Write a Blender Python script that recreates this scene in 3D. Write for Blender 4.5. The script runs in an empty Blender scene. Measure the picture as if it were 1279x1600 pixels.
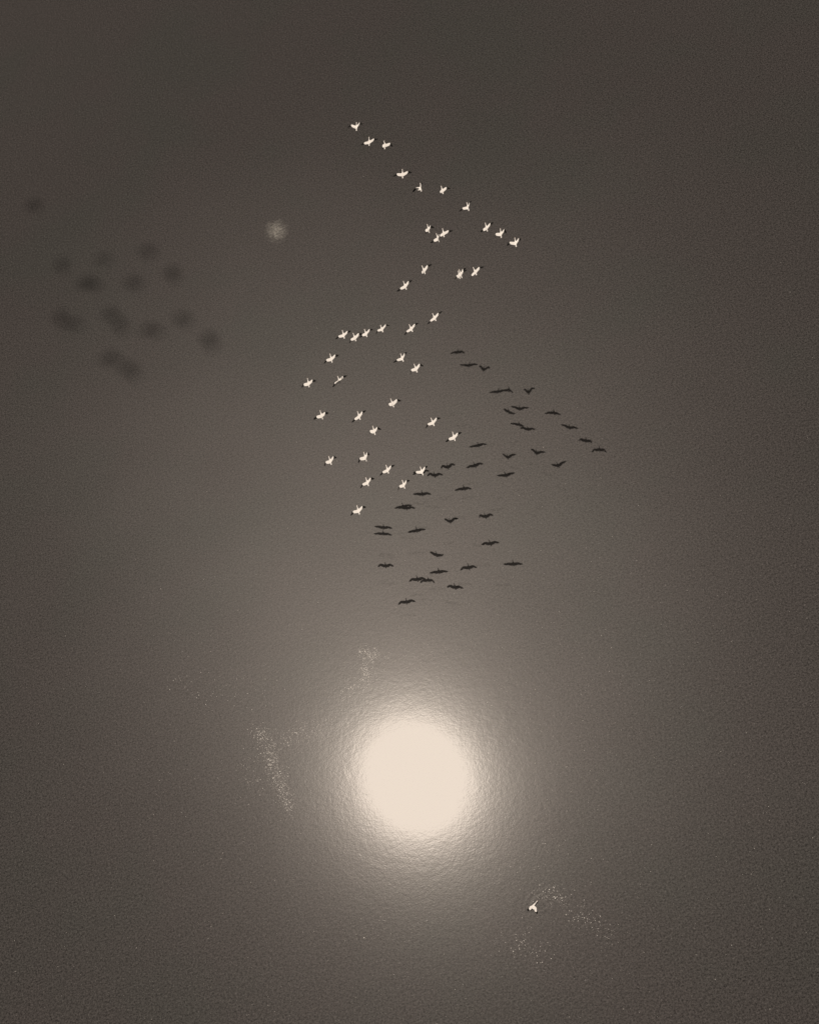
import bpy, bmesh, math, random
from mathutils import Vector, Matrix

# ------------------------------------------------------------------ camera, light, exposure
# metres; the camera hangs 100 m above the water, looking obliquely down
CAM_ROT = [[0.92465442, 0.38080732, -0.0], [-0.31199668, 0.75757239, -0.5733604], [-0.21833984, 0.53016023, 0.81930327]]
CAM_LENS = 49.2262      # on a 36 mm tall sensor
SUN = (-0.066608, 0.420657, 0.904771)

S = bpy.context.scene
cd = bpy.data.cameras.new('camera')
cam = bpy.data.objects.new('camera', cd)
S.collection.objects.link(cam)
S.camera = cam
cd.sensor_fit = 'VERTICAL'
cd.sensor_height = 36.0
cd.lens = CAM_LENS
cd.clip_start = 0.5
cd.clip_end = 20000.0
cam.matrix_world = Matrix.Translation((0, 0, 100)) @ Matrix(CAM_ROT).to_4x4()

sun_v = Vector(SUN).normalized()
elev = math.asin(sun_v.z)
azim = math.atan2(sun_v.x, sun_v.y)
ld = bpy.data.lights.new('sun', 'SUN')
ld.energy = 5.0
ld.angle = math.radians(0.3)
ld.cycles.use_multiple_importance_sampling = False
ld.color = (1.0, 0.855, 0.72)
sun = bpy.data.objects.new('sun', ld)
S.collection.objects.link(sun)
sun.rotation_euler = sun_v.to_track_quat('Z', 'Y').to_euler()
sun.location = (0, 0, 400)

W = bpy.data.worlds.new('World')
S.world = W
W.use_nodes = True
wn = W.node_tree.nodes; wl = W.node_tree.links
wn.clear()
sky = wn.new('ShaderNodeTexSky'); sky.sky_type = 'NISHITA'
sky.sun_disc = False
sky.sun_elevation = elev
sky.sun_rotation = azim
sky.air_density = 0.4; sky.dust_density = 0.5; sky.ozone_density = 1.0
bw = wn.new('ShaderNodeRGBToBW')                     # a toned monochrome photograph
tint = wn.new('ShaderNodeMix'); tint.data_type = 'RGBA'; tint.blend_type = 'MULTIPLY'
tint.inputs['Factor'].default_value = 1.0
tint.inputs['B'].default_value = (1.0, 0.84, 0.72, 1)
bg = wn.new('ShaderNodeBackground'); bg.inputs['Strength'].default_value = 0.05
wo = wn.new('ShaderNodeOutputWorld')
wl.new(sky.outputs[0], bw.inputs[0]); wl.new(bw.outputs[0], tint.inputs['A'])
wl.new(tint.outputs['Result'], bg.inputs['Color']); wl.new(bg.outputs[0], wo.inputs[0])

S.view_settings.view_transform = 'Standard'
S.view_settings.look = 'None'
S.view_settings.gamma = 1.0
S.view_settings.exposure = 0.0
S.render.engine = 'CYCLES'
S.cycles.sample_clamp_direct = 0.70                 # the film's white: a cream that never exceeds paper tone
S.cycles.sample_clamp_indirect = 1.0
S.cycles.max_bounces = 4

# ------------------------------------------------------------------ data (metres, degrees)
BIRDS = [
    ('white bird at the very top of the flock, both black wingtips drooping', 8.316, 94.456, 20.818, 24.0, 21.8, 6.3, 26.9, 15.7, 6.8, -35.2, 25.5, 30.0, 8.3, -44.4),
    ('second white bird from the top, long broad wings held straight out', 8.745, 92.354, 20.607, 23.5, 23.4, 11.4, -1.2, -3.5, -11.3, -13.3, -2.7, 18.1, -1.1, -11.1),
    ('third white bird from the top, bent neck and only one black wingtip showing', 9.801, 91.207, 20.626, 24.5, 23.2, 18.6, -31.1, 22.1, -38.6, -66.8, -38.0, 24.8, -16.3, -60.7),
    ('fourth bird of the top line, wide arched wings, alone in the gap', 10.133, 87.892, 19.931, 22.6, 26.8, 0.6, 5.5, 3.4, -3.6, -23.7, 2.7, 14.7, 1.0, -17.4),
    ('bird of the top line showing only its left wing with a broad black tip', 11.163, 86.998, 18.605, 16.4, 17.8, 33.6, 33.1, 1.1, 12.2, -40.8, 39.6, 27.0, 20.7, -38.4),
    ('compact folded bird of the top line, level with the one-winged bird beside it', 12.653, 85.841, 18.521, 10.5, 13.9, 19.5, -39.8, 27.0, -28.3, -71.2, -35.0, 37.0, -28.3, -35.0),
    ('seventh bird of the top line, neck and right wing making a V', 13.854, 82.722, 18.706, 10.4, 16.5, 32.4, 17.1, 7.7, 17.8, -26.3, 29.0, 15.2, 23.2, -9.3),
    ('third bird from the right end of the top line, black tip pointing up', 14.492, 80.327, 18.165, 10.1, 21.2, 38.3, -13.1, 5.5, -3.2, -0.6, -3.3, 13.4, 9.1, -14.5),
    ('second bird from the right end of the top line, stout with hooked wing', 15.194, 78.603, 18.668, 19.4, 23.7, 23.6, 3.1, 9.9, -1.6, -78.1, 18.2, 20.1, -12.1, -71.4),
    ('white bird at the far right end of the top line, long arched left wing', 15.886, 77.152, 18.591, 15.2, 22.0, 17.4, 20.1, 11.2, 27.0, -52.6, 25.1, 19.4, 29.5, -53.9),
    ('small bird with one black wing, upper left of the cluster of three', 10.395, 83.921, 16.923, 10.8, 24.8, 43.0, -9.7, 10.4, -24.9, -69.6, 16.1, 5.2, -38.4, -57.1),
    ('right hand bird of the cluster of three, wing touching the bird below', 11.437, 83.463, 16.279, 14.1, 22.0, 22.2, -23.8, -0.8, -9.9, -3.5, -12.6, 5.9, -11.3, -14.3),
    ('lowest bird of the cluster of three under the top line', 10.722, 82.261, 17.194, 4.8, 25.1, 46.8, 9.2, 1.8, 13.2, -0.8, 18.8, 18.0, 31.0, -13.3),
    ('bird with neck and right wing in a V, below the cluster of three', 8.521, 79.467, 17.254, 2.7, 20.4, 37.7, -27.7, 6.6, -37.2, -33.7, -19.9, 25.1, -22.7, -11.2),
    ('front bird of the overlapping pair, the one with the higher neck', 11.426, 80.153, 14.447, 7.1, 24.8, 35.9, -3.7, 7.4, -3.4, -37.1, 8.3, 29.3, 3.1, -10.6),
    ('hidden bird of the overlapping pair, its neck showing lower left', 11.025, 78.322, 16.365, 12.2, 11.8, 42.5, -25.9, 14.2, -25.5, -21.7, -13.5, 15.6, -14.3, -11.3),
    ('broad winged bird just right of the overlapping pair', 12.109, 76.815, 17.663, 1.9, 13.0, 26.0, -19.1, -3.3, -50.1, -18.7, -17.2, 20.8, -34.4, -14.2),
    ('bird with straight slanting wings, alone lower left of the overlapping pair', 6.798, 80.84, 14.961, 3.5, 22.0, 20.8, 3.9, -6.3, 1.5, -8.6, 6.8, 18.4, 11.6, -14.7),
    ('long winged bird flying alone, last of the line rising right from the four', 7.888, 76.596, 14.711, -0.1, 11.2, 25.9, -8.0, -0.6, -12.6, -4.6, -1.2, 10.7, -4.7, -6.3),
    ('slender bird between the row of four and the lone long winged bird', 5.913, 78.018, 12.972, -0.9, 9.8, 21.0, -3.3, -1.5, 2.1, -24.8, 2.3, 12.8, 8.4, -24.8),
    ('right end bird of the close row of four, wings short', 3.678, 79.053, 13.137, 4.0, 3.9, 15.9, -13.7, 20.6, -1.1, -54.4, -2.3, 23.1, -8.4, -49.3),
    ('third bird from the left in the close row of four', 2.3, 78.932, 13.505, 4.8, 11.3, 21.3, -19.8, 18.2, 29.2, -38.5, 4.5, 13.9, 6.4, -39.7),
    ('second bird from the left and lowest in the close row of four', 1.323, 79.463, 12.987, 3.5, 17.6, 22.2, -16.7, 7.3, -19.4, -30.2, -15.2, 21.7, -3.7, -39.7),
    ('left end bird of the close row of four, broad black left tip', 0.538, 78.3, 15.064, 7.8, 14.7, 22.6, 4.1, 6.9, -7.3, -12.2, 5.3, 7.3, 6.9, -25.4),
    ('bird just below the left end of the close row of four', -1.13, 77.157, 14.236, 9.2, 22.9, 23.0, 0.5, 3.5, -6.4, -27.3, 2.1, 13.1, 7.8, -31.3),
    ('upper left bird of the close pair under the middle of the flock', 4.274, 75.908, 12.396, 3.5, 12.1, 26.5, 13.6, 3.1, 15.0, -9.2, 18.9, 13.8, 25.3, -17.7),
    ('lower right bird of the close pair, black right wingtip bent sideways', 4.854, 73.027, 13.892, 3.1, 16.5, 20.3, -12.8, 14.9, -3.5, -70.9, 0.0, 20.2, -11.7, -57.0),
    ('bird with thin wings edged black behind, right of the leftmost bird', -1.218, 76.482, 12.123, 1.7, 14.4, 22.5, 0.1, -4.8, -7.8, -26.0, 6.9, 9.8, -2.1, -17.5),
    ('leftmost white bird of the whole flock', -3.605, 75.991, 13.829, 12.2, 24.2, 24.5, -0.1, 2.8, -13.5, -18.9, 2.9, 9.9, -0.2, -28.0),
    ('bird below the leftmost one, long black tips on both wings', -3.647, 74.3, 11.456, 7.3, 27.2, 24.8, 5.4, 2.2, 0.5, -12.5, 12.0, 5.9, 7.9, -25.5),
    ('long winged bird above a small one with a single black wing', -0.823, 73.075, 11.028, 4.6, 18.5, 23.2, 1.7, -11.0, -1.4, -19.5, 9.4, 16.1, 3.6, -8.0),
    ('small bird with left wing folded, just below a long winged bird', -0.143, 70.373, 11.858, 7.4, 20.3, 27.9, -11.7, 20.5, -35.2, -53.4, 14.7, 8.1, -50.8, -58.0),
    ('lone bird in the middle of the flock with black right wing out sideways', 2.09, 72.737, 11.313, 2.2, 24.0, 23.7, -26.5, 15.8, -23.2, -71.5, -24.0, 17.6, -16.5, -42.1),
    ('bird upper left of the rightmost bird beside the dark shadows', 4.456, 69.195, 11.496, 1.5, 11.3, 23.5, -3.8, 10.3, -3.2, -35.3, 4.2, 11.1, 1.4, -33.7),
    ('rightmost bird of the lower flock, just left of the dark shadows', 5.49, 66.681, 11.961, 7.5, 18.3, 25.1, 3.3, -2.0, -2.5, -11.3, 9.2, 10.7, 6.4, -14.6),
    ('left bird of the bottom group, small with short black tips', -4.374, 70.529, 10.215, 4.5, 19.0, 26.1, -5.3, 11.1, 4.5, -49.9, 5.8, 18.7, 6.0, -43.7),
    ('top bird of the bottom group, right wing bent up beside its neck', -1.584, 68.3, 11.781, 6.7, 29.2, 27.9, 17.0, 1.2, 10.0, -55.6, 19.4, 28.2, 25.1, -45.8),
    ('widest bird of the bottom group, near its middle', -0.336, 67.777, 9.836, 5.4, 14.4, 25.0, 4.4, -4.3, -3.3, -17.3, 10.8, 8.5, 5.0, -14.6),
    ('bird of the bottom group covering a dark shadow on the water', 2.155, 66.76, 9.23, 4.8, 12.2, 17.1, 10.4, 13.5, 30.0, -35.9, 18.2, 17.0, 31.9, -24.5),
    ('bird directly above the lowest bird of the flock', -2.227, 67.694, 9.422, 4.0, 12.8, 22.0, -1.5, 2.3, 4.5, -39.7, 10.3, 14.0, 1.6, -39.4),
    ('bird of the bottom group below the one covering a dark shadow', 0.402, 65.757, 9.858, 5.7, 13.1, 34.3, -1.9, 10.8, -3.8, -42.0, 9.4, 13.9, 3.6, -30.0),
    ('lowest white bird of the whole flock', -3.737, 65.798, 8.925, 5.8, 18.2, 15.7, 0.1, 5.1, 10.2, -45.0, 7.6, 15.2, 10.5, -32.5),
]
HIGH = [
    ('set apart at the top left', -50.6, 286.6, 341.2, 1),
    ('left end of the upper row', -49.5, 277.6, 345.4, 1),
    ('second in the upper row', -46.3, 283.4, 361.4, 0.85),
    ('third in the upper row', -41.1, 279.1, 355.2, 1),
    ('right end of the upper row', -38.3, 268.2, 341.4, 1.1),
    ('darkest, below the upper row', -47.8, 276.1, 351.0, 1.3),
    ('middle of the patch group', -43.3, 274.2, 352.3, 1.05),
    ('far left of the lower row', -50.9, 269.4, 343.3, 1),
    ('beside the far left', -51.1, 275.3, 359.5, 1),
    ('above the central double', -45.7, 266.3, 342.0, 1),
    ('below the central double', -45.6, 268.0, 349.8, 1),
    ('right of the central double', -43.1, 267.3, 353.3, 1.1),
    ('at right of lower row', -39.5, 265.9, 350.9, 1),
    ('rightmost of all', -37.9, 263.8, 355.3, 1.15),
    ('left of the bottom two', -48.2, 268.6, 359.6, 1.15),
    ('lowest of all', -47.1, 269.0, 365.7, 1.15),
]
PATCHES = [  # centre, half-axis 1, half-axis 2 (metres on the water), flecks
    (-7.55, 58.33, 0.76, -0.59, -0.25, -0.46, 120),
    (-8.18, 57.08, 0.56, -0.17, -0.17, -0.93, 110),
    (-9.06, 56.09, 1.13, 0.17, 0.10, -0.59, 50),
    (-9.38, 55.79, 1.78, -0.08, 0.01, -0.76, 45),
    (-17.89, 55.13, 0.71, -0.92, -0.53, -0.50, 110),
    (-17.74, 52.83, 0.82, -0.16, -0.12, -1.57, 190),
    (-17.64, 50.43, 0.61, -0.08, -0.01, -1.44, 150),
    (-17.55, 48.60, 0.45, -0.02, 0.04, -0.88, 70),
    (-14.37, 53.74, 3.09, -0.45, -0.04, -0.92, 150),
    (-19.36, 51.77, 1.48, -0.65, -0.51, -1.88, 50),
    (-1.10, 33.95, 1.25, -0.80, -0.40, -0.63, 70),
    (0.26, 31.78, 1.04, -1.14, -0.74, -0.68, 50),
    (1.08, 30.21, 0.54, -1.03, -0.72, -0.37, 28),
    (-4.12, 31.36, 1.17, -1.04, -0.53, -0.60, 50),
    (-3.76, 30.00, 0.65, -0.97, -0.60, -0.38, 15),
    (-15.89, 37.17, 2.70, -1.11, -0.28, -0.90, 15),
    (-20.97, 60.79, 5.63, -2.58, -0.57, -2.28, 60),
    (-3.42, 38.45, 5.25, -2.23, -1.02, -2.70, 60),
]
MID_GLOSS = ((2.67, 77.80), (0.02512, -0.00848), (-0.01115, -0.02218))  # centre and the two inverse half-axes of the gloss added to brighten the mid-view water
SWIM = ((-2.85, 33.52), (-2.29, 33.81), (-2.43, 33.44), (-2.57, 33.68))
PALE = ((-1.63, 109.06), (0.7799, -0.2186), (-0.3229, -0.5464))
GLINT = (-7.36, 46.49)
SPECK = (19.69, 93.82)
CORN = [(-23.33, 167.65), (59.41, 110.14), (12.17, 19.05), (-43.14, 40.82)]
DIMS = (0.4091, 0.3290, 0.4580, 0.2930)

# ------------------------------------------------------------------ materials
def new_mat(name):
    m = bpy.data.materials.new(name); m.use_nodes = True
    m.node_tree.nodes.clear()
    return m, m.node_tree.nodes, m.node_tree.links

def noise(n, l, coord, scale, detail=2.0, rough=0.5):
    t = n.new('ShaderNodeTexNoise'); t.inputs['Scale'].default_value = scale
    t.inputs['Detail'].default_value = detail; t.inputs['Roughness'].default_value = rough
    l.new(coord, t.inputs['Vector'])
    return t.outputs['Fac']

def math_n(n, l, op, a, b=None, c=None):
    t = n.new('ShaderNodeMath'); t.operation = op
    for i, v in enumerate((a, b, c)):
        if v is None: continue
        if isinstance(v, (int, float)): t.inputs[i].default_value = v
        else: l.new(v, t.inputs[i])
    return t.outputs[0]

def feather_mat(name, col, var=0.06, rough=0.8):
    m, n, l = new_mat(name)
    o = n.new('ShaderNodeOutputMaterial'); p = n.new('ShaderNodeBsdfPrincipled')
    g = n.new('ShaderNodeNewGeometry')
    f = noise(n, l, g.outputs['Position'], 30.0, 3.0)
    r = n.new('ShaderNodeMapRange'); l.new(f, r.inputs['Value'])
    r.inputs['To Min'].default_value = 1 - var; r.inputs['To Max'].default_value = 1 + var
    mx = n.new('ShaderNodeVectorMath'); mx.operation = 'SCALE'
    mx.inputs[0].default_value = col; l.new(r.outputs[0], mx.inputs['Scale'])
    l.new(mx.outputs[0], p.inputs['Base Color'])
    p.inputs['Roughness'].default_value = rough
    p.inputs['Specular IOR Level'].default_value = 0.12
    l.new(p.outputs[0], o.inputs[0])
    return m

M_WHITE = feather_mat('white_feather', (0.86, 0.86, 0.85))
M_BLACK = feather_mat('black_feather', (0.006, 0.006, 0.006), 0.3, 0.9)
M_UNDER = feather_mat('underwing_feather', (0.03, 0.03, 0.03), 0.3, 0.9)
M_BEAK = feather_mat('beak', (0.62, 0.50, 0.42), 0.1, 0.5)
M_EYE = feather_mat('eye', (0.02, 0.02, 0.02), 0.0, 0.2)
M_SPARKLE = feather_mat('sparkle', (0.8, 0.8, 0.78), 0.1, 0.6)  # white colour of the flecks that stand in for sun glints

def water_mat():
    m, n, l = new_mat('silty_water')
    o = n.new('ShaderNodeOutputMaterial')
    geo = n.new('ShaderNodeNewGeometry'); P = geo.outputs['Position']
    # ---- base: silty water, faint cloudy variation and a fine speckle for grain and glitter
    big = noise(n, l, P, 0.035, 3.0, 0.55)
    mid = noise(n, l, P, 0.35, 3.0, 0.6)
    fin = noise(n, l, P, 9.0, 2.0, 0.8)
    k = math_n(n, l, 'MULTIPLY_ADD', big, 0.10, 0.95)
    k = math_n(n, l, 'MULTIPLY_ADD', math_n(n, l, 'SUBTRACT', mid, 0.5), 0.07, k)
    k = math_n(n, l, 'MULTIPLY_ADD', math_n(n, l, 'SUBTRACT', fin, 0.5), 3.9, k)
    k = math_n(n, l, 'MULTIPLY_ADD', math_n(n, l, 'SUBTRACT', noise(n, l, P, 5.5, 1.0, 0.6), 0.5), 1.7, k)
    k = math_n(n, l, 'MULTIPLY_ADD', math_n(n, l, 'SUBTRACT', noise(n, l, P, 1.5, 2.0, 0.6), 0.5), 0.25, k)
    k = math_n(n, l, 'MAXIMUM', k, 0.1)
    hue = n.new('ShaderNodeMix'); hue.data_type = 'RGBA'
    hue.inputs['A'].default_value = (0.0335, 0.0340, 0.0333, 1)
    hue.inputs['B'].default_value = (0.0358, 0.0338, 0.0341, 1)
    hr = n.new('ShaderNodeMapRange'); hr.inputs['From Min'].default_value = 0.36; hr.inputs['From Max'].default_value = 0.54
    l.new(noise(n, l, P, 0.06, 3.0, 0.6), hr.inputs['Value']); l.new(hr.outputs[0], hue.inputs['Factor'])
    sc = n.new('ShaderNodeVectorMath'); sc.operation = 'SCALE'
    l.new(hue.outputs['Result'], sc.inputs[0]); l.new(k, sc.inputs['Scale'])
    dif = n.new('ShaderNodeBsdfDiffuse'); l.new(sc.outputs[0], dif.inputs['Color'])
    # ---- ripples: heights in metres
    w1 = noise(n, l, P, 0.9, 2.0, 0.5)
    w2 = noise(n, l, P, 3.0, 2.0, 0.6)
    w3 = noise(n, l, P, 9.0, 1.0, 0.6)
    # rings round the bird on the water
    v = n.new('ShaderNodeVectorMath'); v.operation = 'DISTANCE'
    v.inputs[1].default_value = (SWIM[3][0] + 0.5, SWIM[3][1] - 0.1, 0.0); l.new(P, v.inputs[0])
    ring = math_n(n, l, 'SINE', math_n(n, l, 'MULTIPLY', v.outputs['Value'], 14.0))
    fall = n.new('ShaderNodeMapRange'); l.new(v.outputs['Value'], fall.inputs['Value'])
    fall.inputs['From Min'].default_value = 0.7; fall.inputs['From Max'].default_value = 2.2
    fall.inputs['To Min'].default_value = 1.0; fall.inputs['To Max'].default_value = 0.0
    brk = n.new('ShaderNodeMapRange'); l.new(noise(n, l, P, 1.1, 2.0, 0.6), brk.inputs['Value'])
    brk.inputs['From Min'].default_value = 0.42; brk.inputs['From Max'].default_value = 0.6
    ring = math_n(n, l, 'MULTIPLY', math_n(n, l, 'MULTIPLY', ring, fall.outputs[0]), brk.outputs[0])
    h = math_n(n, l, 'MULTIPLY', w1, 0.0020)
    h = math_n(n, l, 'MULTIPLY_ADD', w2, 0.0021, h)
    h = math_n(n, l, 'MULTIPLY_ADD', w3, 0.0014, h)
    h = math_n(n, l, 'MULTIPLY_ADD', ring, 0.0008, h)
    bump = n.new('ShaderNodeBump'); bump.inputs['Strength'].default_value = 1.0
    bump.inputs['Distance'].default_value = 1.0; l.new(h, bump.inputs['Height'])
    N = bump.outputs[0]
    h0 = math_n(n, l, 'MULTIPLY_ADD', w2, 0.0002, math_n(n, l, 'MULTIPLY', w1, 0.0006))
    b0 = n.new('ShaderNodeBump'); b0.inputs['Strength'].default_value = 1.0
    b0.inputs['Distance'].default_value = 1.0; l.new(math_n(n, l, 'MULTIPLY_ADD', w3, 0.00007, h0), b0.inputs['Height'])
    # ---- the sun's path on rippled water: a sum of slope distributions
    def lobe(a, N=N):
        g = n.new('ShaderNodeBsdfGlossy'); g.distribution = 'GGX'
        g.inputs['Roughness'].default_value = math.sqrt(a)
        l.new(N, g.inputs['Normal']); return g.outputs[0]
    acc = lobe(LOBES[0][0], b0.outputs[0]); tot = LOBES[0][1]
    for a, w in LOBES[1:]:
        tot += w
        mx = n.new('ShaderNodeMixShader'); mx.inputs[0].default_value = w / tot
        l.new(acc, mx.inputs[1]); l.new(lobe(a), mx.inputs[2]); acc = mx.outputs[0]
    # broad gloss added mid-view, so the water darkens outward like lens falloff
    wv = n.new('ShaderNodeVectorMath'); wv.operation = 'SUBTRACT'; l.new(P, wv.inputs[0]); wv.inputs[1].default_value = (*MID_GLOSS[0], 0)
    px_ = n.new('ShaderNodeVectorMath'); px_.operation = 'DOT_PRODUCT'; l.new(wv.outputs[0], px_.inputs[0]); px_.inputs[1].default_value = (*MID_GLOSS[1], 0)
    py_ = n.new('ShaderNodeVectorMath'); py_.operation = 'DOT_PRODUCT'; l.new(wv.outputs[0], py_.inputs[0]); py_.inputs[1].default_value = (*MID_GLOSS[2], 0)
    xx = math_n(n, l, 'POWER', math_n(n, l, 'ABSOLUTE', px_.outputs['Value']), 2.0)
    yy = math_n(n, l, 'POWER', math_n(n, l, 'ABSOLUTE', py_.outputs['Value']), 2.0)
    rr = math_n(n, l, 'SQRT', math_n(n, l, 'ADD', xx, yy))
    rr = math_n(n, l, 'MULTIPLY_ADD', math_n(n, l, 'SUBTRACT', noise(n, l, P, 0.05, 3.0, 0.55), 0.5), 0.5, rr)
    rf = n.new('ShaderNodeMapRange'); rf.interpolation_type = 'SMOOTHSTEP'; l.new(rr, rf.inputs['Value'])
    rf.inputs['From Min'].default_value = 0.0; rf.inputs['From Max'].default_value = 1.4
    rf.inputs['To Min'].default_value = 0.085; rf.inputs['To Max'].default_value = 0.0
    mx = n.new('ShaderNodeMixShader'); l.new(rf.outputs[0], mx.inputs[0])
    l.new(acc, mx.inputs[1]); l.new(lobe(0.16), mx.inputs[2]); acc = mx.outputs[0]
    fr = n.new('ShaderNodeFresnel'); fr.inputs['IOR'].default_value = 2.0
    out = n.new('ShaderNodeMixShader'); l.new(fr.outputs[0], out.inputs[0])
    l.new(dif.outputs[0], out.inputs[1]); l.new(acc, out.inputs[2])
    l.new(out.outputs[0], o.inputs[0])
    return m

LOBES = [(0.0011, 0.972), (0.015, 0.006), (0.028, 0.014), (0.08, 0.006), (0.20, 0.002)]

# ------------------------------------------------------------------ helpers
def link(name, me, mats=()):
    for m in mats: me.materials.append(m)
    o = bpy.data.objects.new(name, me); S.collection.objects.link(o)
    return o

def tag(o, label=None, cat=None, group=None, kind=None):
    if label: o['label'] = label
    if cat: o['category'] = cat
    if group: o['group'] = group
    if kind: o['kind'] = kind
    return o

# ------------------------------------------------------------------ the water, one sheet to the horizon
bm = bmesh.new()
R_ = 9000.0
vs = [bm.verts.new((R_ * math.cos(2 * math.pi * i / 64), R_ * math.sin(2 * math.pi * i / 64), 0)) for i in range(64)]
bm.faces.new(vs)
me = bpy.data.meshes.new('water'); bm.to_mesh(me); bm.free()
tag(link('water', me, (water_mat(),)), kind='structure')

# ------------------------------------------------------------------ birds
LF, LB, LA, LH = DIMS      # centre to beak tip, centre to tail, centre to wrist, wrist to wingtip

def frame(yaw, pitch, roll):
    a = Vector((math.sin(yaw) * math.cos(pitch), math.cos(yaw) * math.cos(pitch), math.sin(pitch)))
    b = a.cross(Vector((0, 0, 1))).normalized(); c = b.cross(a)
    return a, b * math.cos(roll) + c * math.sin(roll), c * math.cos(roll) - b * math.sin(roll)

# body profile along the flight axis: (position, half width, half height, lift)
PROFILE = [(-0.345, 0.036, 0.008, 0.0), (-0.30, 0.056, 0.012, 0.0), (-0.24, 0.046, 0.024, 0.0), (-0.18, 0.052, 0.048, -0.005),
           (-0.10, 0.074, 0.070, -0.012), (-0.02, 0.084, 0.082, -0.016), (0.06, 0.078, 0.078, -0.014), (0.12, 0.056, 0.058, -0.008),
           (0.165, 0.038, 0.040, 0.0), (0.22, 0.027, 0.029, 0.004), (0.28, 0.025, 0.027, 0.008), (0.315, 0.030, 0.032, 0.012),
           (0.345, 0.033, 0.035, 0.014), (0.368, 0.025, 0.026, 0.010), (0.388, 0.016, 0.016, 0.004), (0.412, 0.006, 0.006, 0.0)]
NA = 8
R0, R1 = 3, 7              # body rings the wing roots join

def bird_mesh(angles, seed, bend=0.0, ws=1.0, twist=-19.0):
    rad = math.radians
    """One continuous body in its own axes: x right, y forward, z up; wings posed by eight angles."""
    rnd = random.Random(seed)
    bm = bmesh.new()
    rings = []
    for (t, w, h, z) in PROFILE:
        bx = bend * max(0.0, t - 0.12) * math.sin(max(0.0, t - 0.12) * 12)
        rings.append([bm.verts.new((bx + w * math.cos((k + 0.5) * 2 * math.pi / NA), t, z + h * math.sin((k + 0.5) * 2 * math.pi / NA))) for k in range(NA)])
    def face(vs, mi=0):
        f = bm.faces.new(vs); f.material_index = mi; f.smooth = True; return f
    for i in range(len(rings) - 1):
        for k in range(NA):
            k2 = (k + 1) % NA
            if R0 <= i < R1 and k in (7, 3): continue        # the wing roots
            face([rings[i][k], rings[i + 1][k], rings[i + 1][k2], rings[i][k2]], 2 if i >= len(rings) - 3 else 0)
    face(rings[0]); face(list(reversed(rings[-1])), 2)
    n = R1 - R0
    for s, (e1, s1, e2, s2) in ((1, angles[4:8]), (-1, angles[0:4])):
        d1 = Vector((s * math.cos(e1) * math.cos(s1), math.cos(e1) * math.sin(s1), math.sin(e1)))
        d2 = Vector((s * math.cos(e2) * math.cos(s2), math.cos(e2) * math.sin(s2), math.sin(e2)))
        up_k, lo_k = (0, 7) if s > 0 else (3, 4)
        prev_u = [rings[R0 + j][up_k] for j in range(n + 1)]
        prev_l = [rings[R0 + j][lo_k] for j in range(n + 1)]
        fwd = Vector((0, math.cos(rad(twist)), math.sin(rad(twist))))
        # (distance along arm, along hand, chord, leading share, thickness, black)
        secs = [(0.09, 0, 0.290, 0.22, 0.020, 0), (0.18, 0, 0.290, 0.28, 0.017, 0), (0.28, 0, 0.275, 0.34, 0.014, 0),
                (0.38, 0, 0.245, 0.38, 0.011, 0), (LA - 0.02, 0, 0.195, 0.38, 0.009, 0), (LA, 0.015, 0.210, 0.34, 0.008, 1),
                (LA, 0.09, 0.205, 0.30, 0.007, 1), (LA, 0.17, 0.180, 0.32, 0.006, 1), (LA, 0.24, 0.130, 0.36, 0.005, 1),
                (LA, 0.29, 0.070, 0.42, 0.004, 1), (LA, LH + 0.03, 0.025, 0.5, 0.003, 1)]
        for q, (ta, th, ch, lead, tk, blk) in enumerate(secs):
            if ws < 1 and s > 0: blk = 0
            P = d1 * ta * ws + d2 * th * ws
            mixd = (d1 * (1 - min(1, th / 0.08)) + d2 * min(1, th / 0.08)) if th > 0 else d1
            if q == 4: mixd = d1 + d2 * 0.3
            mixd = mixd.normalized()
            f = (fwd - mixd * fwd.dot(mixd) * (0.75 if th > 0 else 0.5)).normalized()
            nrm = (mixd.cross(f) * s).normalized()
            if nrm.z < 0 and abs(e1) < 1.3: nrm = -nrm
            ch *= 0.5 + 0.5 * ws; LE = P + f * ch * lead; TE = P - f * ch * (1 - lead)
            TE = TE + f * (0.010 if q % 2 else -0.004) + f * rnd.uniform(-0.006, 0.006)
            cu, cl = [], []
            for j in range(n + 1):
                u = j / n
                camber = tk * 1.6 * math.sin(math.pi * min(1, u * 1.02)) ** 0.8 * (0.6 + 0.8 * u)
                b_ = TE.lerp(LE, u)
                cu.append(bm.verts.new(b_ + nrm * (camber + 0.0012)))
                cl.append(bm.verts.new(b_ + nrm * (camber * 0.35 - 0.0012)))
            def quad(a, b, c, d, mi):
                face([a, b, c, d] if s > 0 else [d, c, b, a], mi)
            for j in range(n):
                mi = 1 if blk or (q >= 4 and j == 0 and ws == 1) else 0
                quad(prev_u[j], cu[j], cu[j + 1], prev_u[j + 1], mi)
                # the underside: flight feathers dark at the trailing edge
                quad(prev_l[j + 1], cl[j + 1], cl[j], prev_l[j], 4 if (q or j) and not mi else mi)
            quad(prev_l[0], cl[0], cu[0], prev_u[0], 1 if blk else 0)
            quad(prev_u[n], cu[n], cl[n], prev_l[n], 1 if blk else 0)
            prev_u, prev_l = cu, cl
        loop = prev_u + list(reversed(prev_l))
        face(loop if s > 0 else list(reversed(loop)), 1)
    bmesh.ops.recalc_face_normals(bm, faces=bm.faces)
    # eyes: two small dark beads pressed into the head
    for s in (-1, 1):
        face_c = Vector((s * 0.024, 0.346, 0.022))
        best = min(bm.faces, key=lambda f_: (f_.calc_center_median() - face_c).length)
        best.material_index = 3
    me = bpy.data.meshes.new('white_bird'); bm.to_mesh(me); bm.free()
    return me

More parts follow.
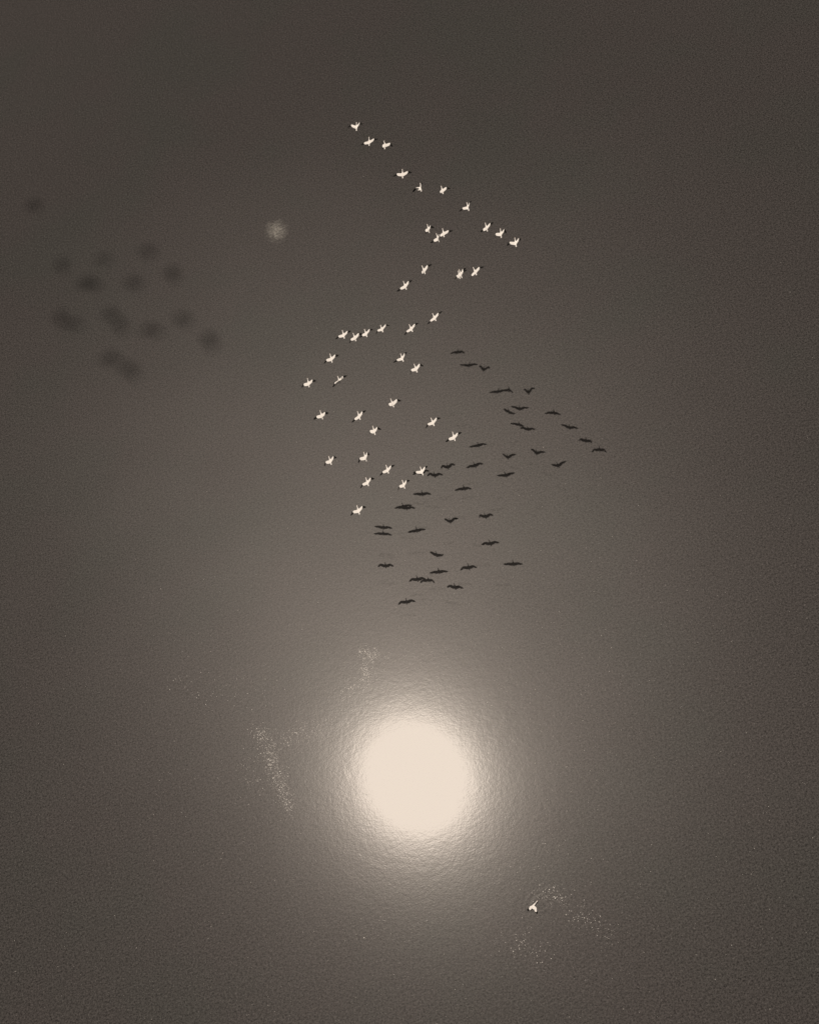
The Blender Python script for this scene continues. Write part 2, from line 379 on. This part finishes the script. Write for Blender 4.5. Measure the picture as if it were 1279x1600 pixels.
def place_bird(me, X, a, b, c, name, scale=1.0):
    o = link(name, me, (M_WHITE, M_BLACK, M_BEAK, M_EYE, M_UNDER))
    o.matrix_world = Matrix(((b.x, a.x, c.x, X[0]), (b.y, a.y, c.y, X[1]), (b.z, a.z, c.z, X[2]), (0, 0, 0, 1))) @ Matrix.Scale(scale, 4)
    sb = o.modifiers.new('smooth', 'SUBSURF'); sb.levels = 1; sb.render_levels = 1
    return o

rad = math.radians
for i, (label, x, y, z, yaw, pit, rol, *ang) in enumerate(BIRDS):
    a, b, c = frame(rad(yaw), rad(pit), rad(rol))
    me = bird_mesh([rad(t) for t in ang], i, bend=-0.5 if 'bent neck' in label else 0.0,
                   twist=-4.0 if 'only its left wing' in label else -9.0 if 'thin wings' in label else -19.0)
    o = place_bird(me, (x, y, z), a, b, c, 'white_bird', 1.10)
    tag(o, label, 'bird', 'white birds flying in the flock')

# an unseen second flock, sized and posed so the sun's disc blurs its shadows into soft spots on the water
hi = bird_mesh([rad(t) for t in (38, 4, 44, -30, 38, 4, 44, -30)], 77)
for i, (where, x, y, z, s) in enumerate(HIGH):
    a, b, c = frame(rad(62 + 22 * math.sin(i * 2.1)), rad(2), rad(4 * math.sin(i)))
    o = place_bird(hi if i == 0 else hi.copy(), (x, y, z), a, b, c, 'unseen_high_bird', 2.15 * s)
    if i: o.data = hi
    tag(o, 'unseen bird sized and posed high up so its shadow is the blurred spot %s' % where, 'bird', 'unseen birds high above the flock')

# ------------------------------------------------------------------ the bird on the water, lower right
def water_bird():
    tail, head = Vector((*SWIM[0], 0)), Vector((*SWIM[1], 0))
    a = (head - tail).normalized(); b = a.cross(Vector((0, 0, 1))); c = Vector((0, 0, 1))
    me = bird_mesh([rad(t) for t in (4, -66, -4, -84, 14, -12, 4, -40)], 5, ws=0.62, twist=0.0)
    me.name = 'swimming_bird'
    o = place_bird(me, tuple((tail + head) / 2 + Vector((0, 0, 0.09))), a, b, c, 'white_bird', 1.2)
    tag(o, 'lone white bird sitting on the water among ripples at lower right', 'bird')
water_bird()

# ------------------------------------------------------------------ white flecks modelled in place of sun glints
def flecks(name, pts, rnd, smin, smax, label, kind='stuff'):
    bm = bmesh.new()
    for (x, y) in pts:
        r = rnd.uniform(smin, smax) * (1.6 if rnd.random() < 0.12 else 1); el = rnd.uniform(0.5, 1.0); t0 = rnd.uniform(0, 6.28)
        top = bm.verts.new((x, y, 0.012))
        rim = []
        for k in range(6):
            t = k * math.pi / 3; rr = r * rnd.uniform(0.7, 1.2)
            px, py = rr * math.cos(t), rr * el * math.sin(t)
            rim.append(bm.verts.new((x + px * math.cos(t0) - py * math.sin(t0), y + px * math.sin(t0) + py * math.cos(t0), 0.003)))
        for k in range(6):
            bm.faces.new((top, rim[k], rim[(k + 1) % 6]))
    me = bpy.data.meshes.new(name); bm.to_mesh(me); bm.free()
    return tag(link(name, me, (M_SPARKLE,)), label, 'sparkle', kind=kind)

rnd = random.Random(11)
pts = []
for (cx, cy, ax, ay, bx, by, n) in PATCHES:
    for _ in range(int(n * 1.5)):
        p, q = rnd.gauss(0, 0.55), rnd.gauss(0, 0.55)
        pts.append((cx + p * ax + q * bx, cy + p * ay + q * by))
flecks('sparkle', pts, rnd, 0.009, 0.026, 'patches of fine white flecks standing in for sun glints on the water')
pts = []
for _ in range(5200):                                # sparse specks everywhere, denser towards the near water
    x = rnd.uniform(-75, 75); y = rnd.uniform(10, 190)
    if rnd.random() < 1.0 / (1 + (y / 70.0) ** 3): pts.append((x, y))
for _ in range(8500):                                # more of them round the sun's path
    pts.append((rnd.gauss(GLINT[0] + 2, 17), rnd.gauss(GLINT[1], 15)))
flecks('sparkle_specks', pts, rnd, 0.005, 0.015, 'tiny pale specks standing in for sun sparkle over the whole water surface')

# the small round pale patch left of the flock: a spot of ghost light laid on the water as pale colour
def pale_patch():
    m, n, l = new_mat('light_spot_film')
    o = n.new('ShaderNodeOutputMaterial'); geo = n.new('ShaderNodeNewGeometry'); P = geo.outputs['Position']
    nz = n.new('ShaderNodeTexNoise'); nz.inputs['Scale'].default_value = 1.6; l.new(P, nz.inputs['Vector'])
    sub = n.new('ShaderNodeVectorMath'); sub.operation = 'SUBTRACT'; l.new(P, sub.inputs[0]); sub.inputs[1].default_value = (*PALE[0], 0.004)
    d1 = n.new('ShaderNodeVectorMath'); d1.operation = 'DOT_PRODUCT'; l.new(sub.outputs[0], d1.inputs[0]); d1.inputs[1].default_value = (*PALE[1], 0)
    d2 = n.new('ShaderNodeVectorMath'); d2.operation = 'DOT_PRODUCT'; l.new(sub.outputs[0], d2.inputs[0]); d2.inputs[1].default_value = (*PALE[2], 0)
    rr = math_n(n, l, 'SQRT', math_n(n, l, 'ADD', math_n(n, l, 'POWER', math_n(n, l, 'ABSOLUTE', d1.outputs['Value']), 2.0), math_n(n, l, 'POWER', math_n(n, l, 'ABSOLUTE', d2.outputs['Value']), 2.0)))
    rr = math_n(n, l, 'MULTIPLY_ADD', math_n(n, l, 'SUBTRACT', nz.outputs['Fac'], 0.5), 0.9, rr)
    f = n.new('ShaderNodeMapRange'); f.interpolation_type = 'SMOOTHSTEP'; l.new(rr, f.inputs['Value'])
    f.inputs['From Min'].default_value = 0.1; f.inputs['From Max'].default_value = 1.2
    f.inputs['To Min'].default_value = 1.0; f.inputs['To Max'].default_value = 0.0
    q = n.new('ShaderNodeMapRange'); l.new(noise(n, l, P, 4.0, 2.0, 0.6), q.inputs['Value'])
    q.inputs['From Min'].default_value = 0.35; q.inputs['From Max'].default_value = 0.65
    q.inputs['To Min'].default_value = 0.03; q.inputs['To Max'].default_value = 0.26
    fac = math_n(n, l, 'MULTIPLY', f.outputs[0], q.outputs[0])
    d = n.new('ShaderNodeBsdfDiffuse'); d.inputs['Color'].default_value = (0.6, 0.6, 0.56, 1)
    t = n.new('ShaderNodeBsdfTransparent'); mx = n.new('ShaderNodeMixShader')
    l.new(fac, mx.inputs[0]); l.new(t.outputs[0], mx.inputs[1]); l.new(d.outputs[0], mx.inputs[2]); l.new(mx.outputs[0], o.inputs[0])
    bm = bmesh.new()
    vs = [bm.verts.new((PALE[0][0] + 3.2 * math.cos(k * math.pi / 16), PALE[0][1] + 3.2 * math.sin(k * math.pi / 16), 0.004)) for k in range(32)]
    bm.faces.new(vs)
    me = bpy.data.meshes.new('light_spot'); bm.to_mesh(me); bm.free()
    tag(link('light_spot', me, (m,)), 'small round spot of light painted pale on the water left of the flock', 'painted_light')
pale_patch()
